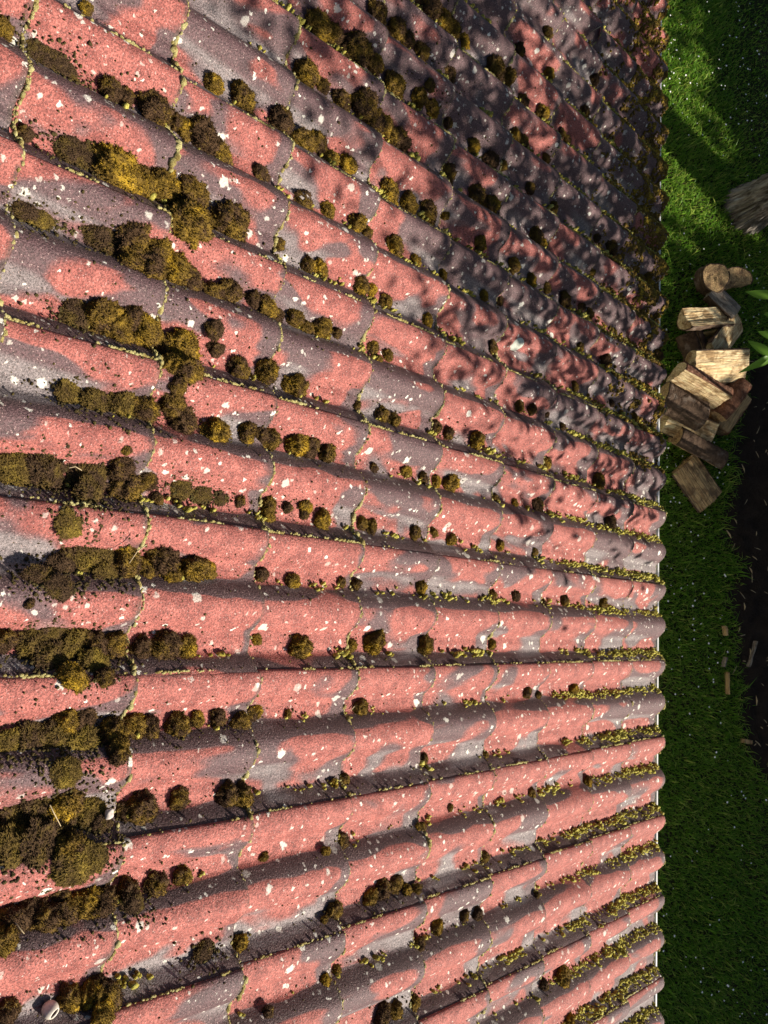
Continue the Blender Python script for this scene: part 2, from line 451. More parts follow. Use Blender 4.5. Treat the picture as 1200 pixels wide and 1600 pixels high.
# ------------------------------------------------------------------ nodules (edge moss and crumbs), each set one mass
def ico():
    p = (1+5**.5)/2
    V = np.array([(-1, p, 0), (1, p, 0), (-1, -p, 0), (1, -p, 0), (0, -1, p), (0, 1, p), (0, -1, -p), (0, 1, -p), (p, 0, -1), (p, 0, 1), (-p, 0, -1), (-p, 0, 1)])/math.sqrt(1+p*p)
    Fc = np.array([(0, 11, 5), (0, 5, 1), (0, 1, 7), (0, 7, 10), (0, 10, 11), (1, 5, 9), (5, 11, 4), (11, 10, 2), (10, 7, 6), (7, 1, 8),
                   (3, 9, 4), (3, 4, 2), (3, 2, 6), (3, 6, 8), (3, 8, 9), (4, 9, 5), (2, 4, 11), (6, 2, 10), (8, 6, 7), (9, 8, 1)])
    return V, Fc
IV, IF = ico()
def nodules(name, P, S, mat, label=None, cat=None):
    """P: n x 3 roof-frame positions, S: n x 3 radii; a mass of small lumps in one mesh"""
    P = np.asarray(P, float); S = np.asarray(S, float); n = len(P)
    jit = rng.uniform(0.72, 1.25, (n, 12, 1))
    a = rng.uniform(0, 2*math.pi, n); ca, sa = np.cos(a), np.sin(a)
    B = np.broadcast_to(IV, (n, 12, 3))*jit
    x = B[:, :, 0]*ca[:, None]-B[:, :, 1]*sa[:, None]; y = B[:, :, 0]*sa[:, None]+B[:, :, 1]*ca[:, None]
    B = np.stack([x, y, B[:, :, 2]], 2)*S[:, None, :]+P[:, None, :]
    Fc = (IF[None]+12*np.arange(n)[:, None, None]).reshape(-1, 3)
    me = mesh_np(name, B.reshape(-1, 3), Fc)
    o = link(name, me, mat); o.rotation_euler = (-PITCH, 0, 0)
    tag(o, label, cat, kind='stuff')
    return o
def nfield(x, y, s, o=0.0): return mnoise.noise((x*s+o, y*s-o, o*1.7))
def surf_np(x, y):
    d = np.maximum(-y, 0)/GAUGE
    return prof(x)-TK*(d-np.floor(d))
xlo, xhi = -24*ROLL, 12*ROLL
P, S = [], []
for k in range(0, 11):                     # pale crust on the tile ends
    near = min(1.0, (k+2)/9)
    for x in np.arange(xlo if k < 6 else -2.0, xhi, 0.0024):
        a = nfield(x, k*3.7, 9, 2.0)+0.5*nfield(x, k*3.7, 37, 5.0)+0.10
        if a < -0.20+random.uniform(-.2, .2): continue
        s = random.uniform(0.0014, 0.0036)*(0.75+0.9*max(0, a))*(0.85+0.75*near)
        x = x+random.uniform(-.003, .003); s *= random.choice((0.6, 0.8, 1.0, 1.35)); y = -k*GAUGE+random.uniform(-.003, .0026); z = prof1(x)-random.uniform(0.0005, 0.013)
        P.append((x, y, z)); S.append((s*1.15, s*0.9, s*1.1))
EDGE = (P, S)
P, S = [], []
for j in range(-24, 12):                   # beads of moss along the foot of each roll's shaded flank, thicker towards the eaves
    c = crest(j)
    for y in np.arange(-8.5*GAUGE, 0, 0.0046):
        d = -y/GAUGE
        amt = 0.55*max(0, 1-d/3.2)+0.40*max(0, 1-d/9.5)
        for rep in range(2 if d < 2.5 else 1):
            a = nfield(c*3+rep, y, 16, 3.3)+0.6*nfield(c, y, 60, 1.1)
            if a+random.uniform(-.35, .35) < 0.55-1.05*amt: continue
            s = random.uniform(0.0024, 0.0058)*(0.85+0.6*max(0, a))*random.choice((0.8, 1, 1.25))
            x = c-RHW+random.gauss(0.001, 0.006)+(abs(random.gauss(0, 0.008)) if d < 2 else 0)
            P.append((x, y, surf(x, y)+s*0.5)); S.append((s*1.0, s*0.85, s*1.9))
FLANK = (P, S)
P, S = [], []
for i in range(-12, 6):                    # moss caught in the side locks
    for y in np.arange(-9*GAUGE, 0, 0.004):
        x = i*0.30+INTER
        a = nfield(i*5.1, y, 12, 7.7)+0.5*nfield(i, y, 45, 4.1)
        if a+random.uniform(-.2, .2) < 0.12: continue
        s = random.uniform(0.0018, 0.0042)*(0.8+0.6*max(0, a))
        P.append((x+random.uniform(-.004, .001), y, surf(x-0.004, y)+0.000)); S.append((s, s*1.3, s))
nodules('edge_moss', EDGE[0]+P, EDGE[1]+S, M['moss_edge'])
nodules('flank_moss', FLANK[0], FLANK[1], M['moss_flank'])
P, S = [], []
for n_ in range(26000):                    # golden crust smothering the last courses at the far end of the eaves
    x = random.uniform(-24*ROLL, -5.0*ROLL); d = abs(random.gauss(0, 0.95)); y = -d*GAUGE
    if d > 2.2: continue
    fx = min(1.0, (-x/ROLL-5)/6)
    ph = ((x+ODD*0.5)/ROLL) % 1.0
    a = nfield(x, y, 13, 8.8)+0.4*nfield(x, y, 45, 2.2)+(0.35 if 0.45 < ph < 0.85 else -0.12)
    if a+random.uniform(-.15, .15) < 0.45-0.75*fx*(1-d/2.4): continue
    s = random.uniform(0.0025, 0.0060)*random.choice((1, 1, 1.5))
    P.append((x, y, surf(x, y)+s*0.35)); S.append((s, s*1.1, s*0.9))
nodules('eaves_moss', P, S, M['moss_gold'])

# ------------------------------------------------------------------ moss cushions
def cushion_mesh(var, shag):
    bm = bmesh.new(); bmesh.ops.create_icosphere(bm, subdivisions=4, radius=1.0)
    o = var*13.7
    for v in bm.verts:
        n = v.co.normalized()
        r = 1+0.30*mnoise.noise(n*1.4+Vector((o, 0, 0)))+0.22*mnoise.noise(n*3.1+Vector((0, o, 0)))+0.13*mnoise.noise(n*7+Vector((0, 0, o)))+0.11*mnoise.noise(n*13+Vector((o, o, 0)))+0.08*mnoise.noise(n*27+Vector((o, o, 3)))
        z = n.z*r*(0.95 if n.z > 0 else 0.35)
        v.co = Vector((n.x*r, n.y*r, z))
    V = np.array([v.co[:] for v in bm.verts]); Fc = np.array([[v.index for v in f.verts] for f in bm.faces])
    bm.normal_update(); N = np.array([v.normal[:] for v in bm.verts]); bm.free()
    r_ = np.random.default_rng(var+40)
    ns = 4200
    ids = r_.choice(np.where(V[:, 2] > -0.15)[0], ns)
    ln = r_.uniform(0.05, 0.12, ns)*(1.0+shag)
    d = N[ids]+r_.normal(0, 0.45, (ns, 3)); d /= np.linalg.norm(d, axis=1)[:, None]
    sdv = np.cross(d, r_.normal(0, 1, (ns, 3))); sdv /= np.linalg.norm(sdv, axis=1)[:, None]
    base = V[ids]+r_.normal(0, 0.03, (ns, 3))-N[ids]*0.02; wd = (0.022+0.016*shag)
    A = base-sdv*wd; B = base+sdv*wd; T = base+d*ln[:, None]
    VV = np.concatenate([V, A, B, T]); k = len(V); i_ = np.arange(ns)
    FF = np.concatenate([Fc, np.stack([k+i_, k+ns+i_, k+2*ns+i_], 1)])
    return mesh_np('cushion', VV, FF)
CUSH = [cushion_mesh(v, 0.35) for v in range(7)]
MATS = [cushion_mesh(v+20, 1.0) for v in range(4)]
for me in CUSH: me.materials.append(M['moss'])
for me in MATS: me.materials.append(M['moss_dry'])

# photo position, radius in pixels; third group flag m = low shaggy mat
MOSS = '''8 42 12;137 12 8;177 143 16;197 150 12;63 77 16m;85 95 16m;105 112 13m;247 170 22;277 187 12;317 207 25;347 237 18;290 200 14;337 130 13;383 150 17
187 267 33;227 287 22;257 287 24;133 247 22m;110 235 18m;300 298 24;300 343 30;363 343 28;213 370 27;157 370 24m;250 387 20;40 207 10;40 330 16m;65 345 16m
503 43 20;523 53 14;560 73 23;587 97 12;593 20 16;623 40 14;640 60 12;662 80 12;673 10 18;700 30 14;708 43 13;728 63 9;777 107 16;797 117 11;480 113 19;507 133 10
537 157 15;573 157 20;587 187 17;602 190 13;620 210 17;633 220 13;620 133 17;657 150 13;673 132 8;677 167 11;702 113 12;702 190 9;742 227 10;770 250 13;787 257 9
443 187 17;477 217 16;500 220 13;520 247 11;547 257 13;700 270 15;747 307 15;770 317 14;613 300 16;640 317 14;673 333 16;697 335 7;477 313 15;513 328 12;560 347 14;575 363 9
620 383 15;753 380 11;410 270 12;437 380 10;857 50 8;813 77 9;820 157 9;850 177 11;860 113 9;930 123 8;915 173 8;807 213 9;820 220 9;880 207 6;888 217 6;830 293 8;855 247 7;867 323 8
840 370 13;850 380 8;957 383 11;933 370 7;233 417 27;273 420 27;300 437 21;210 407 24;337 457 16;360 453 19;120 493 22m;163 490 27;187 513 24;213 490 20;233 517 24;257 540 15
337 513 15;397 467 12;287 543 27;297 577 21;340 543 13;377 577 17;273 570 15;280 603 13;197 633 23m;227 640 21;273 627 19;287 657 23;150 633 22m;110 613 20m;340 677 23;387 673 15
73 740 28m;27 737 27m;137 743 26m;140 773 23m;193 727 20;200 760 23;233 750 15;247 780 9;200 703 7;283 763 16m;317 773 13m;345 780 9m;377 783 8;483 413 11;503 420 13;567 447 13;582 453 9;605 470 10
652 407 9;693 430 7;420 483 17;433 493 12;463 497 14;480 513 12;507 513 17;527 520 8;585 542 10;607 555 9;593 562 7;420 580 17;467 603 17;453 600 11;757 463 8;782 468 7;772 542 9;670 500 9
600 647 12;617 657 11;683 667 9;703 677 9;747 687 13;560 633 6;423 687 17;467 693 19;487 697 17;513 707 15;410 677 11;585 730 7;637 737 10;663 747 9;683 753 9;707 753 15;775 780 8
423 790 13;480 790 13;450 793 8;805 413 11;832 437 9;857 450 7;925 425 7;885 468 11;910 480 7;923 490 7;907 542 7;948 560 11;900 603 7;957 630 5;992 650 5;813 635 9;832 637 10;880 667 6;855 647 5
1033 557 9;1013 432 7;855 722 8;938 753 12;805 787 7;842 788 11;110 817 19m;130 873 30m;97 890 20m;167 867 23m;167 900 17m;200 880 24;257 873 26;230 893 17;270 903 15;303 890 22;327 893 15;60 903 18m;90 920 18m
47 943 7;10 1000 15;87 987 22m;57 1007 22m;123 1003 22m;83 1033 23m;117 1060 19;150 1007 19;180 1007 17;147 1040 19m;167 1060 13;223 1013 16;263 1010 22;293 1013 17;107 1123 21;133 1120 19;87 1160 26m;50 1160 23m
127 1160 23m;180 1147 22;213 1140 20;233 1140 17;187 1177 17;13 1167 20m;280 1137 19;310 1125 11;343 1123 13;377 1130 15;393 1117 11;420 808 11;477 803 8;507 812 14;567 817 9;583 823 10;650 832 10
679 832 7;707 843 9;783 852 8;458 910 13;410 897 11;535 910 8;557 913 9;660 917 10;770 930 8;472 1013 18;550 1010 10;587 1003 17;667 1010 13;770 1007 7;565 1107 13;450 1117 6;403 1000 8
403 1113 9;663 1187 8;760 1180 5;837 862 6;883 938 8;807 932 8;850 942 5;943 942 8;955 815 11;825 1083 8;842 1087 6;898 1078 9;43 1290 36m;67 1260 28m;20 1333 28m;67 1327 30m;107 1253 24;103 1277 23m
103 1207 18m;113 1327 20;120 1353 25m;143 1340 18m;143 1273 20m;160 1293 14m;223 1267 23;197 1267 11;283 1250 14;357 1243 16;380 1247 17;20 1447 23;10 1473 18;53 1423 18;70 1440 20;100 1427 22;140 1417 24
163 1417 20;97 1397 11;200 1400 18;210 1420 15m;247 1387 18;287 1370 13;320 1490 15m;377 1477 12;13 1583 14;110 1563 16;140 1560 17;167 1563 20;153 1543 13;163 1587 15;540 1220 9;523 1225 6;535 1317 13
510 1333 8;413 1340 7;525 1423 13;508 1438 6;510 1533 8;527 1517 7;420 1583 8;582 1403 12;600 1390 14;620 1383 12;637 1392 8;660 1293 8;758 1340 8;657 1477 9;685 1452 11;727 1430 8;747 1430 9
600 1587 13;620 1580 11;650 1570 10;705 1262 5;653 1390 7;832 1240 7;920 1223 8;883 1530 13;852 1542 8;892 1597 8;840 1400 5'''
cells = {}
CUSHP = []
for tok in MOSS.replace('\n', ';').split(';'):
    a = tok.split(); px, py = float(a[0]), float(a[1]); mat_ = a[2].endswith('m'); rp = float(a[2].rstrip('m'))
    d0 = 3.0
    for it in range(2):
        rm = rp*d0/F
        p = on_roof(px, py, rm*(0.18 if mat_ else 0.40)); d0 = np.linalg.norm(p-CAM)
    p = p.copy(); p[1] = min(p[1], -0.004); p[2] = surf(p[0], p[1])
    k = int(math.floor(-p[1]/GAUGE)); v = int(math.floor((p[0]-0.004)/ROLL))
    cells.setdefault((k, v), []).append((p, rm, mat_)); CUSHP.append((p, rm))
ORD = ['first', 'second', 'third', 'fourth', 'fifth', 'sixth', 'seventh', 'eighth', 'ninth', 'tenth', 'eleventh', 'twelfth', 'thirteenth', 'fourteenth',
       'fifteenth', 'sixteenth', 'seventeenth', 'eighteenth', 'nineteenth', 'twentieth'] + ['twenty-'+s for s in ('first', 'second', 'third', 'fourth', 'fifth', 'sixth', 'seventh', 'eighth', 'ninth')]
NUM = {1: 'single', 2: 'two', 3: 'three', 4: 'four', 5: 'five', 6: 'six', 7: 'seven', 8: 'eight', 9: 'nine', 10: 'ten'}
def bottom_x(k):
    """roof x on the photo's bottom edge in course k"""
    best = None
    for px in range(-300, 1060, 4):
        d = RC.T @ np.array([(px-600)/F, (1600-800)/F, 1.0]); t = (-0.04-CAM[2])/d[2]; p = CAM+d*t
        e = abs(p[1]+(k+0.5)*GAUGE)
        if best is None or e < best[0]: best = (e, p[0])
    return best[1]
RXM = Matrix.Rotation(-PITCH, 4, 'X')
def moss_label(k, v, items):
    bx_ = bottom_x(k); o_ = max(0, int(math.floor(bx_/ROLL))-v)
    big = max(r for _, r, _ in items); mt = sum(1 for i in items if i[2]) > len(items)/2
    size = 'large' if big > 0.042 else ('small' if big < 0.022 else 'mid-sized')
    kind = 'brown moss mat' if mt else 'olive moss clump'
    if len(items) > 1: kind += ' of '+NUM.get(len(items), 'many')+' cushions'
    return '%s %s, %s course above eaves, %s valley from bottom edge' % (size, kind, ORD[k], ORD[o_])
def place_cushion(o, p, rm, mat_, T):
    yaw = random.uniform(0, 6.28); sx = random.uniform(0.9, 1.12); sz = random.uniform(0.78, 1.05) if not mat_ else random.uniform(0.36, 0.5)
    S_ = Matrix.Diagonal((rm*sx*1.1, rm/sx*1.1, rm*sz*1.05, 1))
    return Matrix.Translation(Vector(p)-Vector(T)+Vector((0, 0, -0.03*rm))) @ Matrix.Rotation(random.uniform(-.25, .25), 4, 'X') @ Matrix.Rotation(yaw, 4, 'Z') @ S_
for (k, v), items in sorted(cells.items()):
    lab = moss_label(k, v, items)
    if len(items) == 1:
        p, rm, mt = items[0]
        o = bpy.data.objects.new('moss_clump', random.choice(MATS if mt else CUSH)); C.objects.link(o)
        o.matrix_world = RXM @ Matrix.Translation(Vector(p)) @ place_cushion(o, p, rm, mt, p)
    else:
        c = np.mean([i[0] for i in items], axis=0); c[2] = surf(c[0], c[1])
        o = bpy.data.objects.new('moss_clump', None); C.objects.link(o); o.empty_display_size = 0.03
        o.matrix_world = RXM @ Matrix.Translation(Vector(c))
        for p, rm, mt in items:
            ch = bpy.data.objects.new('cushion', random.choice(MATS if mt else CUSH)); C.objects.link(ch); ch.parent = o
            ch.matrix_local = place_cushion(ch, p, rm, mt, c)
    tag(o, lab, 'moss', 'moss clumps on the roof tiles')
# dark crumbs of moss scattered round the clumps
P, S = [], []
for p, rm in CUSHP:
    n = int(6+rm*900)
    if p[1] > -4*GAUGE: n = int(n*0.45)
    for _ in range(n):
        dx = random.gauss(0, rm*0.7+0.012); dy = random.gauss(0, rm*1.3+0.03)
        x, y = p[0]+dx, min(-0.003, p[1]+dy); s = random.uniform(0.0008, 0.0024)*random.choice((0.5, 0.8, 1.3))
        P.append((x, y, surf(x, y)+s*0.3)); S.append((s*random.uniform(.7, 1.5), s*random.uniform(.7, 1.5), s))
for (k_, v_), items in cells.items():
    for p, rm, mt in items:
        if not mt: continue
        for _ in range(90):
            x = p[0]+random.gauss(0, rm*0.75); y = min(-0.003, p[1]+random.gauss(0, rm*1.5)); s = random.uniform(0.0012, 0.0034)
            P.append((x, y, surf(x, y)+s*0.4)); S.append((s*random.uniform(.6, 1.6), s*random.uniform(.6, 1.6), s*1.2))
for _ in range(1500):
    x = random.uniform(-2.4, 1.2); y = -GAUGE*random.uniform(3.0, 9.6); s = random.uniform(0.0008, 0.0022)
    P.append((x, y, surf(x, y)+s*0.3)); S.append((s, s*random.uniform(.8, 1.6), s))
nodules('moss_crumbs', P, S, M['crumb'])

# ------------------------------------------------------------------ small things lying on the roof
def tube(name, pts, radii, mat, parent=None, seg=7, caps=True):
    pts = [Vector(p) for p in pts]; V, Fc = [], []
    for i, p in enumerate(pts):
        a = pts[max(0, i-1)]; b_ = pts[min(len(pts)-1, i+1)]; t = (b_-a).normalized()
        u = t.orthogonal().normalized() if i == 0 else (u-t*u.dot(t)).normalized()
        w_ = t.cross(u)
        for s in range(seg):
            an = 2*math.pi*s/seg; V.append(p+(u*math.cos(an)+w_*math.sin(an))*radii[i])
    for i in range(len(pts)-1):
        for s in range(seg):
            Fc.append((i*seg+s, i*seg+(s+1) % seg, (i+1)*seg+(s+1) % seg, (i+1)*seg+s))
    if caps:
        Fc.append(tuple(range(seg))[::-1]); Fc.append(tuple((len(pts)-1)*seg+s for s in range(seg)))
    return link(name, mesh_py(name, V, Fc, True), mat, parent)
def roof_line(pxs, lift):
    out = []
    for i, (x, y) in enumerate(pxs):
        p = on_roof(x, y, lift); out.append(Vector(to_world(p)))
    return out
for pxs, lift, lab in (
        ([(78, 1258), (84, 1270), (95, 1291)], 0.030, 'thin dry twig lying across the big brown moss mat at left'),
        ([(229, 851), (214, 862), (202, 880)], 0.046, 'pale dry stalk bent over round moss beside a tile end'),
        ([(24, 1441), (32, 1452), (38, 1459)], 0.034, 'short pale stick on moss near the lower left corner'),
        ([(108, 731), (118, 729), (128, 735)], 0.026, 'fine dry stem on brown shaggy moss at the left'),
        ([(548, 1110), (556, 1101)], 0.006, 'tiny straw stalk beside a dark moss cushion in a valley')):
    P_ = roof_line(pxs, lift)
    o = tube('dry_twig', P_, [0.0012, 0.0011, 0.0007][:len(P_)], M['twig'], seg=5)
    tag(o, lab, 'twig', 'dry twigs on the roof')
def blob(name, p, r, mat, sq=(1, 1, 0.6), seed=0, parent=None, sub=3):
    bm = bmesh.new(); bmesh.ops.create_icosphere(bm, subdivisions=sub, radius=1.0)
    for v in bm.verts:
        n = v.co.copy(); q = 1+0.28*mnoise.noise(n*1.3+Vector((seed, 0, 0)))+0.1*mnoise.noise(n*4+Vector((0, seed, 0)))
        v.co = Vector((n.x*q*sq[0]*r, n.y*q*sq[1]*r, n.z*q*sq[2]*r))
    me = bpy.data.meshes.new(name); bm.to_mesh(me); bm.free()
    me.polygons.foreach_set('use_smooth', np.full(len(me.polygons), True))
    o = link(name, me, mat, parent)
    o.matrix_world = RXM @ Matrix.Translation(Vector(p))
    return o
p = on_roof(171, 1272, 0.02); tag(blob('pebble', p, 0.010, M['stone'], (1, .8, .7), 3), 'white pebble caught beside moss at a tile end', 'pebble')
p = on_roof(475, 309, 0.008); tag(blob('stone', p, 0.017, M['stone'], (.7, 1, .6), 8), 'pinkish stone chip on moss in a valley of the upper roof', 'stone')
# white snail shell: a hollow cup with a dark mouth
def snail():
    p = on_roof(82, 1580, 0.020); p[2] = surf(p[0], p[1])+0.012
    o = bpy.data.objects.new('snail_shell', None); C.objects.link(o)
    o.matrix_world = RXM @ Matrix.Translation(Vector(p)) @ Vector((0.34, 0.28, 0.80)).to_track_quat('Z', 'Y').to_matrix().to_4x4()
    V, Fc = [], []; na, nb = 22, 12; R_ = 0.0145
    for i in range(nb+1):
        th = math.radians(12+122*i/nb)
        for s in range(na):
            an = 2*math.pi*s/na; r = R_*math.sin(th)*(1+0.05*math.sin(an*1.0+th*2)); V.append((r*math.cos(an), r*math.sin(an)*0.86, -R_*math.cos(th)*1.05))
    for i in range(nb):
        for s in range(na): Fc.append((i*na+s, i*na+(s+1) % na, (i+1)*na+(s+1) % na, (i+1)*na+s))
    Fc.append(tuple(range(na))[::-1])
    k0 = len(V)-na; b0 = len(V)                                  # rolled rim and inside wall
    for rr, dz in ((0.90, 0.001), (0.84, -0.0015), (0.84, -0.008), (0.45, -0.015)):
        for s in range(na):
            x, y, z = V[k0+s]; V.append((x*rr, y*rr, z+dz))
    rings = [k0]+[b0+q*na for q in range(4)]
    for q in range(3):
        a, b_ = rings[q], rings[q+1]
        for s in range(na): Fc.append((a+s, a+(s+1) % na, b_+(s+1) % na, b_+s))
    link('shell_body', mesh_py('shell_body', V, Fc, True), M['shell'], o)
    V2, F2 = [], []
    for rr, dz in ((0.85, -0.0018), (0.74, -0.008), (0.05, -0.011)):
        for s in range(na):
            x, y, z = V[k0+s]; V2.append((x*rr, y*rr, z+dz))
    for q in range(2):
        for s in range(na): F2.append((q*na+s, q*na+(s+1) % na, (q+1)*na+(s+1) % na, (q+1)*na+s))
    link('shell_mouth', mesh_py('shell_mouth', V2, F2, True), M['shell_in'], o)
    tag(o, 'hollow white snail shell lying on moss in the lower left corner', 'shell')
snail()
# big pale lichen rosette
def lichen_disc(px, py, r, lab):
    c = on_roof(px, py); V = []; n = 26; rings = 4
    V.append((c[0], c[1], surf(c[0], c[1])+0.0035))
    for q in range(1, rings+1):
        for s in range(n):
            an = 2*math.pi*s/n; rr = r*q/rings*(1+0.16*mnoise.noise((math.cos(an)*1.6+px, math.sin(an)*1.6, 0.5)))
            x, y = c[0]+rr*math.cos(an), c[1]+rr*math.sin(an)*1.25
            V.append((x, y, surf(x, y)+(0.0035 if q < rings else 0.0006)))
    Fc = [(0, 1+s, 1+(s+1) % n) for s in range(n)]
    for q in range(rings-1):
        for s in range(n): Fc.append((1+q*n+s, 1+(q+1)*n+s, 1+(q+1)*n+(s+1) % n, 1+q*n+(s+1) % n))
    o = link('lichen_rosette', mesh_py('lichen_rosette', V, Fc, True), M['lichen']); o.rotation_euler = (-PITCH, 0, 0)
    tag(o, lab, 'lichen')
lichen_disc(809, 538, 0.019, 'large pale green lichen rosette on a shaded roll of the upper roof')
# fallen red leaf with its stalk
def red_leaf():
    a = Vector(to_world(on_roof(938, 42, 0.010))); b_ = Vector(to_world(on_roof(932, 70, 0.006)))
    ax = (b_-a); side = ax.cross(Vector((0, .5, .866))).normalized()
    V, Fc = [], []; n = 8
    for i in range(n+1):
        t = i/n; wd = 0.012*math.sin(math.pi*min(1, t*1.02))**0.8; c = a+ax*t+Vector((0, 0, 0.006*math.sin(t*3)))
        V += [c-side*wd+Vector((0, 0, .003)), c, c+side*wd+Vector((0, 0, .003))]
    for i in range(n):
        for q in range(2): Fc.append((i*3+q, i*3+q+1, (i+1)*3+q+1, (i+1)*3+q))
    o = bpy.data.objects.new('fallen_leaf', None); C.objects.link(o)
    link('blade', mesh_py('blade', V, Fc, True), M['redleaf'], o)
    q = Vector(to_world(on_roof(921, 52, 0.014)))
    tube('stalk', [a+Vector((0, 0, .004)), (a+q)*0.5+Vector((0, 0, .006)), q], [0.0012, .001, .0008], M['twig'], o, 5)
    tag(o, 'dry red fallen leaf with stalk on tiles near the top right eaves', 'leaf')
red_leaf()

# ------------------------------------------------------------------ grass and daisies on the lawn
def grass(n, x0, x1, y0, y1, seed, lmin, lmax, wid):
    r_ = np.random.default_rng(seed)
    x = r_.uniform(x0, x1, n); y = r_.uniform(y0, y1, n)
    patch = np.array([mnoise.noise((a*1.6, b_*1.6, 4.0))+0.5*mnoise.noise((a*6, b_*6, 1.0)) for a, b_ in zip(x, y)])
    bare = np.clip((-x-3.0)/0.9, 0, 1)*np.clip((y-1.75)/0.25, 0, 1)*0.75        # thin brown moss lawn at the far end
    keep = (y < soil_edge(x)+r_.normal(0.0, 0.05, n)) & (r_.uniform(0, 1, n) > bare*(0.75+patch*0.5))
    x, y, patch, bare = x[keep], y[keep], patch[keep], bare[keep]; n = len(x)
    L = r_.uniform(lmin, lmax, n)*(1+0.45*patch)*(1-0.55*bare); a = r_.uniform(0, 2*math.pi, n); lean = r_.uniform(0.3, 1.5, n)
    edge = np.clip(1-np.abs(soil_edge(x)-y)/0.10, 0, 1); L *= 1+0.8*edge
    dx, dy = np.cos(a), np.sin(a); sx, sy = -dy, dx; w_ = wid*r_.uniform(0.7, 1.3, n)
    z0 = np.full(n, GZ)
    def pt(t, s):
        h = L*(t*np.cos(lean*t*0.9)); o_ = L*(t*np.sin(lean*t*0.9))
        return np.stack([x+dx*o_+sx*w_*s, y+dy*o_+sy*w_*s, z0+h], 1)
    V = np.stack([pt(0, -.5), pt(0, .5), pt(0.55, -.45), pt(0.55, .45), pt(1.0, 0)], 1).reshape(-1, 3)
    b_ = 5*np.arange(n)[:, None]
    Fc = np.stack([b_+np.array([[0, 1, 3]]), b_+np.array([[0, 3, 2]]), b_+np.array([[2, 3, 4]])], 1).reshape(-1, 3)
    return V, Fc
VA, FA = grass(210000, -5.8, 3.4, 0.75, 2.9, 1, 0.022, 0.055, 0.0046)
VB, FB = grass(40000, -9, 7, -0.3, 5.5, 2, 0.045, 0.09, 0.008)
gr = link('grass', mesh_np('grass', np.concatenate([VA, VB]), np.concatenate([FA, FB+len(VA)]), False), M['grass'])
tag(gr, kind='stuff')
def daisies():
    V, Fc = [], []
    r_ = random.Random(5)
    for _ in range(1900):
        x, y = r_.uniform(-5.5, 3.2), r_.uniform(0.9, 2.8)
        if mnoise.noise((x*1.1, y*1.1, 9))+r_.uniform(-.3, .3) < -0.05 or y > soil_edge(x)-0.04: continue
        z = GZ+r_.uniform(0.035, 0.065); s = r_.uniform(0.003, 0.0075); k = len(V); n = 6
        V.append((x, y, z+0.002))
        for q in range(n):
            an = q*2*math.pi/n; V.append((x+s*math.cos(an), y+s*math.sin(an), z+r_.uniform(-.002, .002)))
        Fc += [(k, k+1+q, k+1+(q+1) % n) for q in range(n)]
    return tag(link('daisies', mesh_py('daisies', V, Fc), M['petal']), kind='stuff')
daisies()

def litter():
    r_ = random.Random(8); V, Fc = [], []
    for _ in range(90):
        x = r_.uniform(so_pts[0][0], so_pts[-1][0]); y = float(soil_edge(x))+abs(r_.gauss(0, 0.35)); L = r_.uniform(0.015, 0.07); a = r_.uniform(0, 6.3); w_ = r_.uniform(0.001, 0.003)
        z = GZ+0.055+r_.uniform(-.02, .02); dx, dy = math.cos(a)*L, math.sin(a)*L; sx, sy = -math.sin(a)*w_, math.cos(a)*w_; k = len(V); m_ = r_.uniform(0.002, 0.012)
        V += [(x-sx, y-sy, z), (x+sx, y+sy, z), (x+dx*.5-sx, y+dy*.5-sy, z+m_), (x+dx*.5+sx, y+dy*.5+sy, z+m_), (x+dx, y+dy, z), (x+dx*.5, y+dy*.5, z-0.002), (x, y, z-0.003)]
        Fc += [(k, k+1, k+3, k+2), (k+2, k+3, k+4), (k+6, k+5, k+3, k+1), (k+5, k+4, k+3)]
    return tag(link('straw_litter', mesh_py('straw_litter', V, Fc), M['twig']), kind='stuff')
litter()

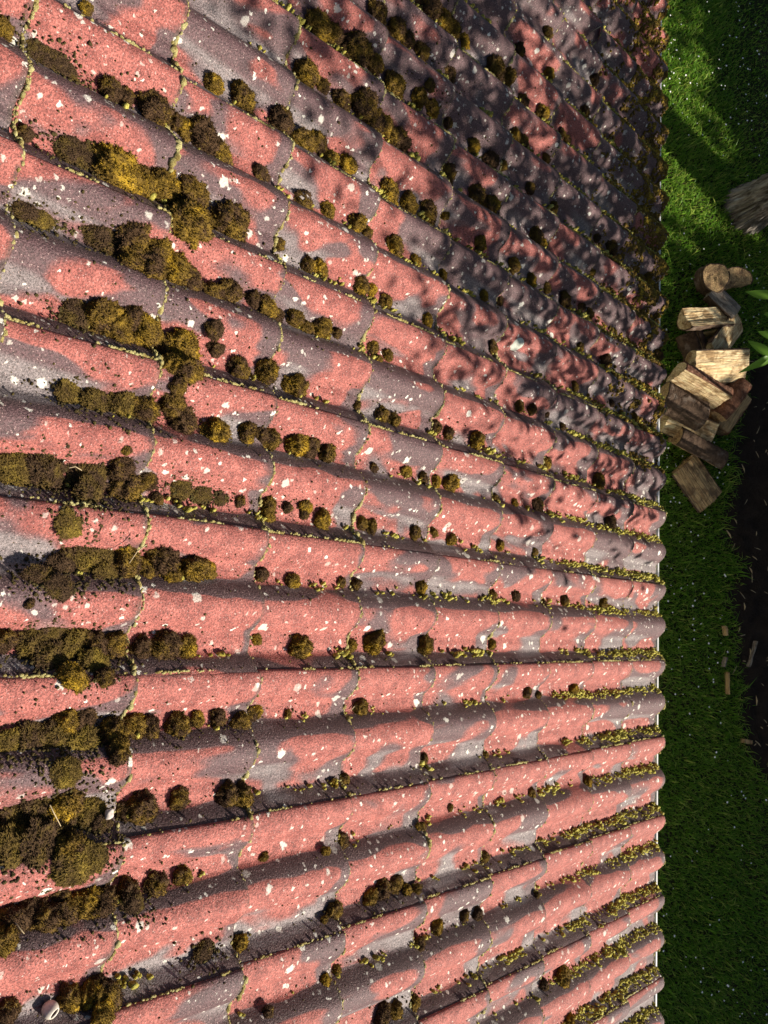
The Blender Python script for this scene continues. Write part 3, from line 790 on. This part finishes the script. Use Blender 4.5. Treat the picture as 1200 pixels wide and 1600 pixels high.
# ------------------------------------------------------------------ split firewood
def split_log(pxa, za, pxb, zb, r, half, face, wood, bark, label, squash=1.0, seed=0):
    """a split log between two pixels (heights za, zb above the lawn); the bark arc spans +-half degrees opposite `face`"""
    A = Vector(at_z(*pxa, GZ+za)); B = Vector(at_z(*pxb, GZ+zb)); ax = (B-A); L = ax.length; ax.normalize()
    f = Vector(face); f = (f-ax*f.dot(ax)).normalized(); s = ax.cross(f)
    Mx = Matrix((( ax.x, s.x, f.x, (A.x+B.x)/2), (ax.y, s.y, f.y, (A.y+B.y)/2), (ax.z, s.z, f.z, (A.z+B.z)/2), (0, 0, 0, 1)))
    rs = random.Random(seed+11); sec = []
    ha = math.radians(half); nb_ = 16
    for i in range(nb_+1):                                        # bark arc, centred on -f
        an = -ha+2*ha*i/nb_
        q = r*(1+0.26*mnoise.noise((math.cos(an)*1.1, math.sin(an)*1.1, seed*3.1))+0.03*mnoise.noise((an*6, seed, 2)))
        sec.append((math.sin(an)*q, -math.cos(an)*q*squash, 1))
    if half < 175:
        if half <= 100: apex = (rs.uniform(-.15, .15)*r, rs.uniform(0.0, 0.10)*r if half > 70 else rs.uniform(0.35, 0.5)*r)
        else: apex = (rs.uniform(-.2, .2)*r, 0.35*r)
        nf = 7
        for (p0, p1) in ((sec[nb_], apex), (apex, sec[0])):
            for i in range(1 if p0 is sec[nb_] else 0, nf):
                t = i/nf; j = 0.045*r*mnoise.noise((t*5, seed*1.7, p0[0]*50))
                sec.append((p0[0]+(p1[0]-p0[0])*t, p0[1]+(p1[1]-p0[1])*t+j, 0))
    n = len(sec); nl = 14; V, Fc = [], []
    cy = sum(q[0] for q in sec)/n; cz = sum(q[1] for q in sec)/n
    for i in range(nl+1):
        t = i/nl; x = (t-0.5)*L; tw = 0.10*mnoise.noise((t*1.5, seed, 7)); tp = 1+0.07*mnoise.noise((t*2.2, seed*2, 3))
        for qi, (y, z, isb) in enumerate(sec):
            j = 0.0 if isb else 0.06*r*mnoise.noise((t*2.5+seed, qi*0.9, 5))+0.035*r*mnoise.noise((t*9+seed, qi*0.7, 8))
            e = 0.02*L*mnoise.noise((y*30, z*30, seed+(0 if i == 0 else 9))) if i in (0, nl) else 0
            V.append((x+e, (y*math.cos(tw)-z*math.sin(tw))*tp, (y*math.sin(tw)+z*math.cos(tw))*tp+j))
    for i in range(nl):
        for q in range(n): Fc.append((i*n+q, i*n+(q+1) % n, (i+1)*n+(q+1) % n, (i+1)*n+q))
    for i, sg in ((0, -1), (nl, 1)):
        prev = [i*n+q for q in range(n)]
        for fr in (0.75, 0.48, 0.22):                              # rough sawn end
            ring = []
            for q in range(n):
                x_, y_, z_ = V[i*n+q]; yy, zz = cy+(y_-cy)*fr, cz+(z_-cz)*fr
                ring.append(len(V)); V.append((x_+0.010*mnoise.noise((yy*45, zz*45, seed+i))+0.006*sg*(1-fr), yy, zz))
            for q in range(n):
                fq = (prev[q], prev[(q+1) % n], ring[(q+1) % n], ring[q]); Fc.append(fq[::-1] if sg < 0 else fq)
            prev = ring
        k = len(V); V.append(((i/nl-0.5)*L+0.004*sg, cy, cz))
        for q in range(n):
            a, b_ = prev[q], prev[(q+1) % n]
            Fc.append((k, b_, a) if sg < 0 else (k, a, b_))
    o = bpy.data.objects.new('split_log', None); C.objects.link(o); o.matrix_world = Mx
    me = mesh_py('wood', V, Fc)
    bm = bmesh.new(); bm.from_mesh(me); bmesh.ops.recalc_face_normals(bm, faces=bm.faces); bm.to_mesh(me); bm.free()
    link('wood', me, wood, o)
    # bark shell with rough plates and ragged ends
    nl2, na2 = 34, 26; VB_, FB_ = [], []
    for lay in (0, 1):
        for i in range(nl2+1):
            t = i/nl2
            for q in range(na2+1):
                an = -ha*0.985+2*ha*0.985*q/na2
                rr = r*(1+0.26*mnoise.noise((math.cos(an)*1.1, math.sin(an)*1.1, seed*3.1))+0.03*mnoise.noise((an*6, seed, 2)))
                tp = 1+0.07*mnoise.noise((t*2.2, seed*2, 3)); tw = 0.10*mnoise.noise((t*1.5, seed, 7))
                x = (t-0.5)*L
                if i in (0, nl2): x *= 1.0+0.02*mnoise.noise((an*7, seed, i))-0.006
                b_ = (0.006+0.008*max(0, mnoise.fractal((x*26, an*4.5, seed*1.0), 0.7, 2, 4))+0.004*mnoise.noise((x*60, an*16, seed))) if lay == 0 else 0.001
                b_ = max(b_, 0.0015)
                y_, z_ = math.sin(an)*(rr*tp+b_), -math.cos(an)*(rr*tp*squash+b_)
                VB_.append((x, y_*math.cos(tw)-z_*math.sin(tw), y_*math.sin(tw)+z_*math.cos(tw)))
    w1 = na2+1; K = (nl2+1)*w1
    for i in range(nl2):
        for q in range(na2):
            FB_.append((i*w1+q, i*w1+q+1, (i+1)*w1+q+1, (i+1)*w1+q))
    for i in (0, nl2):
        for q in range(na2): FB_.append((i*w1+q, i*w1+q+1, K+i*w1+q+1, K+i*w1+q))
    for q in (0, na2):
        for i in range(nl2): FB_.append((i*w1+q, (i+1)*w1+q, K+(i+1)*w1+q, K+i*w1+q))
    me = mesh_py('bark', VB_, FB_, True)
    bm = bmesh.new(); bm.from_mesh(me); bmesh.ops.recalc_face_normals(bm, faces=bm.faces); bm.to_mesh(me); bm.free()
    link('bark', me, bark, o)
    tag(o, label, 'log', 'split firewood heaped on the lawn')
    return o
toC = Vector(CAMW)-Vector((-1.9, 1.6, GZ)); toC.normalize()
UP = Vector((0, 0, 1)); XP = Vector((1, 0, 0)); YP = Vector((0, 1, 0))
WF, WO, WG, BK, BR = M['wood_fresh'], M['wood_old'], M['wood_grey'], M['bark'], M['bark_red']
# bottom of the heap first
split_log((1104, 439), 0.03, (1119, 432), 0.16, 0.092, 178, UP, WO, BK, 'stubby round log standing on end at the top of the heap', 1.0, 1)
split_log((1140, 443), 0.03, (1153, 437), 0.14, 0.095, 120, XP+UP, WO, BK, 'short log with wavy split end, beside the stubby round one', 0.9, 2)
split_log((1115, 452), 0.13, (1152, 488), 0.17, 0.085, 88, UP+YP*0.30-XP*0.1, WG, BK, 'grey weathered half log leaning below the stubby round log', 1.0, 3)
split_log((1072, 497), 0.21, (1139, 494), 0.15, 0.072, 100, UP*1.0-XP*0.4, WF, BK, 'narrow log with square pale end and sunlit strip on top', 1.0, 4)
split_log((1074, 522), 0.06, (1088, 560), 0.07, 0.080, 178, UP, WO, BK, 'dark round log half buried under the narrow pale-ended one', 1.0, 5)
split_log((1096, 532), 0.07, (1130, 524), 0.07, 0.075, 70, UP-YP, WO, BK, 'small wedge with yellow end in the middle of the heap', 1.0, 6)
split_log((1157, 501), 0.14, (1119, 553), 0.19, 0.085, 85, UP+XP*0.25+YP*0.30, WF, BK, 'slanting half log with pale face and dark bark edge', 1.0, 7)
split_log((1086, 574), 0.26, (1169, 571), 0.24, 0.098, 84, UP*1.0+XP*0.45, WF, BK, 'brightest pale split log lying across the middle of the heap', 1.0, 8)
split_log((1150, 606), 0.09, (1112, 660), 0.09, 0.115, 150, UP*0.2+YP-XP, WO, BR, 'thick dark barked log under the right side of the heap', 1.0, 9)
split_log((1056, 588), 0.24, (1128, 629), 0.24, 0.088, 95, XP*0.9+UP*0.35-YP*0.2, WF, BR, 'split log with crumbly red-brown bark along its upper edge', 1.0, 10)
split_log((1034, 617), 0.17, (1097, 651), 0.20, 0.092, 140, -UP, WO, BK, 'weathered brown barked log poking out toward the eaves', 0.8, 11)
split_log((1043, 655), 0.12, (1116, 681), 0.14, 0.085, 86, UP*1.0+XP*0.5, WF, BK, 'pale tan split log below the weathered brown barked one', 1.0, 12)
split_log((1052, 684), 0.07, (1122, 722), 0.07, 0.085, 120, -UP*0.4+XP, WO, BK, 'dark barked log on the grass, next to lowest in the heap', 0.9, 13)
split_log((1072, 724), 0.075, (1114, 784), 0.075, 0.115, 80, UP*1.0+XP*0.1, WO, BK, 'wide brown split block lowest and last of the heap', 0.75, 14)

# chips of wood along the bed edge
for (x0, y0, x1, y1, wd, lab) in ((1134, 978, 1136, 993, .022, 'small orange-brown wood chip lying at the soil bed edge'),
                                  (1132, 1042, 1136, 1027, .018, 'grey wood splinter on grass beside the soil bed'),
                                  (1171, 1042, 1183, 1002, .020, 'long pale bark strip lying on the dark soil'),
                                  (1162, 1158, 1175, 1160, .040, 'square tan block of wood half sunk in the soil'),
                                  (1138, 1050, 1139, 1085, .014, 'thin brown stick along the edge of the soil bed')):
    a = Vector(at_z(x0, y0, GZ+0.05)); b_ = Vector(at_z(x1, y1, GZ+0.05)); ax = (b_-a); L = ax.length; ax.normalize(); s = ax.cross(UP).normalized()
    V = []
    for t in np.linspace(0, 1, 6):
        q = wd*(0.7+0.5*mnoise.noise((t*3, x0, 1)))
        c = a+ax*L*t+UP*0.006*mnoise.noise((t*4, y0, 2))
        V += [c-s*q*0.5-UP*0.03, c+s*q*0.5-UP*0.03, c+s*q*0.42+UP*0.004, c-s*q*0.45+UP*0.006]
    Fc = [(i*4+q, i*4+(q+1) % 4, (i+1)*4+(q+1) % 4, (i+1)*4+q) for i in range(5) for q in range(4)]+[(0, 1, 2, 3), (23, 22, 21, 20)]
    tag(link('wood_chip', mesh_py('wood_chip', V, Fc), M['wood_old'] if 'grey' not in lab and 'pale' not in lab else M['wood_grey']), lab, 'wood chip', 'wood chips by the soil bed')

# ------------------------------------------------------------------ trees and shrubs
def leaves_mesh(name, P, size, seed, aspect=0.55, droop=0.0):
    r_ = np.random.default_rng(seed); n = len(P); P = np.asarray(P)
    d = r_.normal(0, 1, (n, 3)); d[:, 2] -= droop; d /= np.linalg.norm(d, axis=1)[:, None]
    s = np.cross(d, r_.normal(0, 1, (n, 3))); s /= np.linalg.norm(s, axis=1)[:, None]
    nn = np.cross(d, s)
    L = size*r_.uniform(0.7, 1.3, n)[:, None]; W_ = L*aspect*0.5
    b0 = P; m1 = P+d*L*0.45+nn*L*0.04; t_ = P+d*L
    V = np.stack([b0, m1-s*W_, t_, m1+s*W_], 1).reshape(-1, 3)
    Fc = (4*np.arange(n)[:, None]+np.array([[0, 1, 2, 3]]))
    return mesh_np(name, V, Fc, False)
def trunk_mesh(name, base, top, r0, r1, flare=0.35, na=110, nl=120, seed=0):
    V = []; base = Vector(base); top = Vector(top); H = (top-base).length
    for i in range(nl+1):
        t = i/nl; c = base.lerp(top, t); z = t*H
        r = r0+(r1-r0)*t+r0*flare*math.exp(-z/0.13)
        for s in range(na):
            an = 2*math.pi*s/na; x, y = math.cos(an), math.sin(an)
            q = mnoise.noise((x*7.5+0.8*mnoise.noise((x*3, y*3, z*5)), y*7.5, z*3.6+seed)); rid = 1-abs(q)*3.4
            q2 = mnoise.noise((x*11, y*11, z*7+seed)); 
            rr = r*(1+0.05*mnoise.noise((x*1.2, y*1.2, z*0.8)))+0.024*max(-0.5, rid)+0.010*q2
            V.append((c.x+x*rr, c.y+y*rr, c.z))
    Fc = [(i*na+s, i*na+(s+1) % na, (i+1)*na+(s+1) % na, (i+1)*na+s) for i in range(nl) for s in range(na)]
    return mesh_np(name, V, Fc, True)
def crown_points(c, rad, nclump, per, spread, seed):
    r_ = np.random.default_rng(seed); out = []
    for _ in range(nclump):
        d = r_.normal(0, 1, 3); d /= np.linalg.norm(d); q = np.array(c)+d*np.array(rad)*r_.uniform(0.25, 1.0)**0.6
        out.append(q+r_.normal(0, spread, (per, 3)))
    return np.concatenate(out)
def tree(name, base, top, r0, r1, crown_c, rad, nclump, per, spread, leafsize, label, seed, hi=False):
    o = bpy.data.objects.new(name, None); C.objects.link(o)
    link('trunk', trunk_mesh('trunk', base, top, r0, r1, 0.35, 170 if hi else 20, 200 if hi else 20, seed), M['trunk'], o)
    rs = random.Random(seed); T = Vector(top); cc = Vector(crown_c)
    for _ in range(9):
        d = Vector((rs.gauss(0, 1), rs.gauss(0, 1), rs.gauss(0.3, .7))).normalized()
        e = cc+Vector((d.x*rad[0], d.y*rad[1], d.z*rad[2]))*0.8
        st = Vector(base).lerp(T, rs.uniform(0.75, 1.0)); mid = st.lerp(e, 0.5)+Vector((0, 0, 0.15))
        tube('limb', [st, st.lerp(mid, .5)+Vector((0, 0, .05)), mid, e], [r1*0.55, r1*0.42, r1*0.3, 0.008], M['trunk'], o, 7)
    P = crown_points(crown_c, rad, nclump, per, spread, seed)
    link('crown', leaves_mesh('crown', P, leafsize, seed), M['leaf'], o)
    tag(o, label, 'tree')
    return o
tb = at_z(1152, 331, GZ)
tree('garden_tree', (tb[0]-0.02, tb[1]+0.06, GZ-0.02), (tb[0]+0.02, tb[1]+0.16, 1.6), 0.125, 0.10, (tb[0]-0.3, tb[1]+1.0, 3.2), (1.6, 1.6, 1.3), 90, 40, 0.16, 0.08,
     'tree with rough furrowed grey trunk rising from the sunlit grass', 3, True)
# the tree whose crown dapples the far end of the roof (stands right of the picture, towards the sun)
def along(pr, D): return Vector(to_world(pr))+SUN*D
cc = along((-2.50, -3.5*GAUGE, 0), 3.4)
tree('dapple_tree', (cc.x+0.9, cc.y+1.2, GZ-0.02), (cc.x+0.3, cc.y+0.3, cc.z-0.5), 0.11, 0.06, tuple(cc), (1.80, 1.35, 1.65), 800, 24, 0.10, 0.060,
     'leafy garden tree beyond the right edge casting dappled shade on the roof', 9)
# unseen leafy blocker added towards the sun, its top shaped to shade the lawn
def shade_hedge():
    o = bpy.data.objects.new('shade_hedge', None); C.objects.link(o)
    r_ = np.random.default_rng(12)
    def top(x): return GZ+np.interp(x, [-6, -2, -1, -0.5, -0.15, 0.1, 1.2, 2.2, 3.2, 12], [2.80, 2.72, 2.54, 2.35, 2.35, 2.70, 2.76, 2.85, 3.1, 3.5])
    x = r_.uniform(-6, 12, 26000); y = r_.uniform(5.7, 6.6, 26000); z = GZ+(top(x)-GZ)*r_.uniform(0.02, 1.0, 26000)**0.8
    link('foliage', leaves_mesh('foliage', np.stack([x, y, z], 1), 0.13, 12, 0.7), M['leaf'], o)
    V, Fc = [], []
    n = 90
    for i in range(n+1):
        xx = -6+18*i/n; t = float(top(xx))-0.06+0.05*mnoise.noise((xx*3, 1, 1))
        V += [(xx, 5.85, GZ), (xx, 5.85, t-0.08), (xx, 6.15, t), (xx, 6.45, t-0.08), (xx, 6.45, GZ)]
    Fc = [(i*5+q, i*5+q+1, (i+1)*5+q+1, (i+1)*5+q) for i in range(n) for q in range(4)]
    link('opaque_core', mesh_py('opaque_core', V, Fc), M['trunk'], o)  # solid core added so that no sun passes through the leaves
    tag(o, 'unseen leafy blocker added beyond the right edge to shade the lawn', 'shade_hedge')
shade_hedge()
# shrub with long leaves at the right edge
def long_leaf(base, tip, wd, parent, up=Vector((0, 0, 1)), name='leaf'):
    base, tip = Vector(base), Vector(tip); ax = tip-base; L = ax.length; s = ax.cross(up).normalized(); nrm = s.cross(ax).normalized()
    V, Fc = [], []; n = 10
    for i in range(n+1):
        t = i/n; q = wd*0.5*(math.sin(math.pi*t**0.85)**0.9 if 0 < t < 1 else 0.02); c = base+ax*t+nrm*(0.10*L*math.sin(math.pi*t)*0.5)
        V += [c-s*q+nrm*q*0.25, c, c+s*q+nrm*q*0.25]
    for i in range(n):
        for q in range(2): Fc.append((i*3+q, i*3+q+1, (i+1)*3+q+1, (i+1)*3+q))
    return link(name, mesh_py(name, V, Fc, True), M['laurel'], parent)
def shrub():
    o = bpy.data.objects.new('laurel_shrub', None); C.objects.link(o)
    rs = random.Random(21)
    root = Vector((-0.9, 2.75, GZ))
    tips = [Vector(at_dist(1222, 474, 4.55)), Vector(at_dist(1216, 540, 4.5)), Vector((-0.35, 1.35, 0.75)), Vector((0.05, 1.15, 0.95)), Vector((0.35, 1.5, 0.85)), Vector((0.6, 1.25, 0.7)), Vector((-0.1, 1.8, 1.15))]
    for ti, tp in enumerate(tips):
        st = root+Vector((rs.uniform(-.1, .1), rs.uniform(-.1, .1), -0.01)); mid = st.lerp(tp, 0.55)+Vector((0, 0.25, 0.15))
        pts = []
        for i in range(9):
            t = i/8; pts.append(st*(1-t)**2+mid*2*t*(1-t)+tp*t*t)
        tube('stem', pts, [0.016*(1-0.75*i/8) for i in range(9)], M['trunk'], o, 7)
        if ti >= 2:
            for i in range(30):
                t = rs.uniform(0.62, 1.0); b_ = st*(1-t)**2+mid*2*t*(1-t)+tp*t*t
                d = Vector((rs.gauss(0, 1), rs.gauss(0, 1), rs.gauss(0.1, .6))).normalized()
                long_leaf(b_, b_+d*rs.uniform(.14, .22), rs.uniform(.035, .05), o)
    D = 4.5
    for (bx, by), (tx, ty), wd, dd in (((1216, 462), (1165, 456), .044, 0), ((1222, 490), (1193, 491), .04, .05), ((1220, 528), (1184, 518), .040, 0.02), ((1208, 556), (1168, 532), .042, -.03),
                                       ((1207, 552), (1153, 583), .034, -.02), ((1214, 548), (1178, 576), .038, .04), ((1215, 430), (1198, 427), .03, .1), ((1225, 560), (1200, 590), .04, .1)):
        long_leaf(at_dist(bx, by, D+dd), at_dist(tx, ty, D+dd-0.03), wd, o, Vector(CAMW-at_dist(bx, by, D)).normalized()*0.8+SUN*0.6)
    tag(o, 'shrub with long pointed green leaves reaching in at the right edge', 'shrub')
shrub()
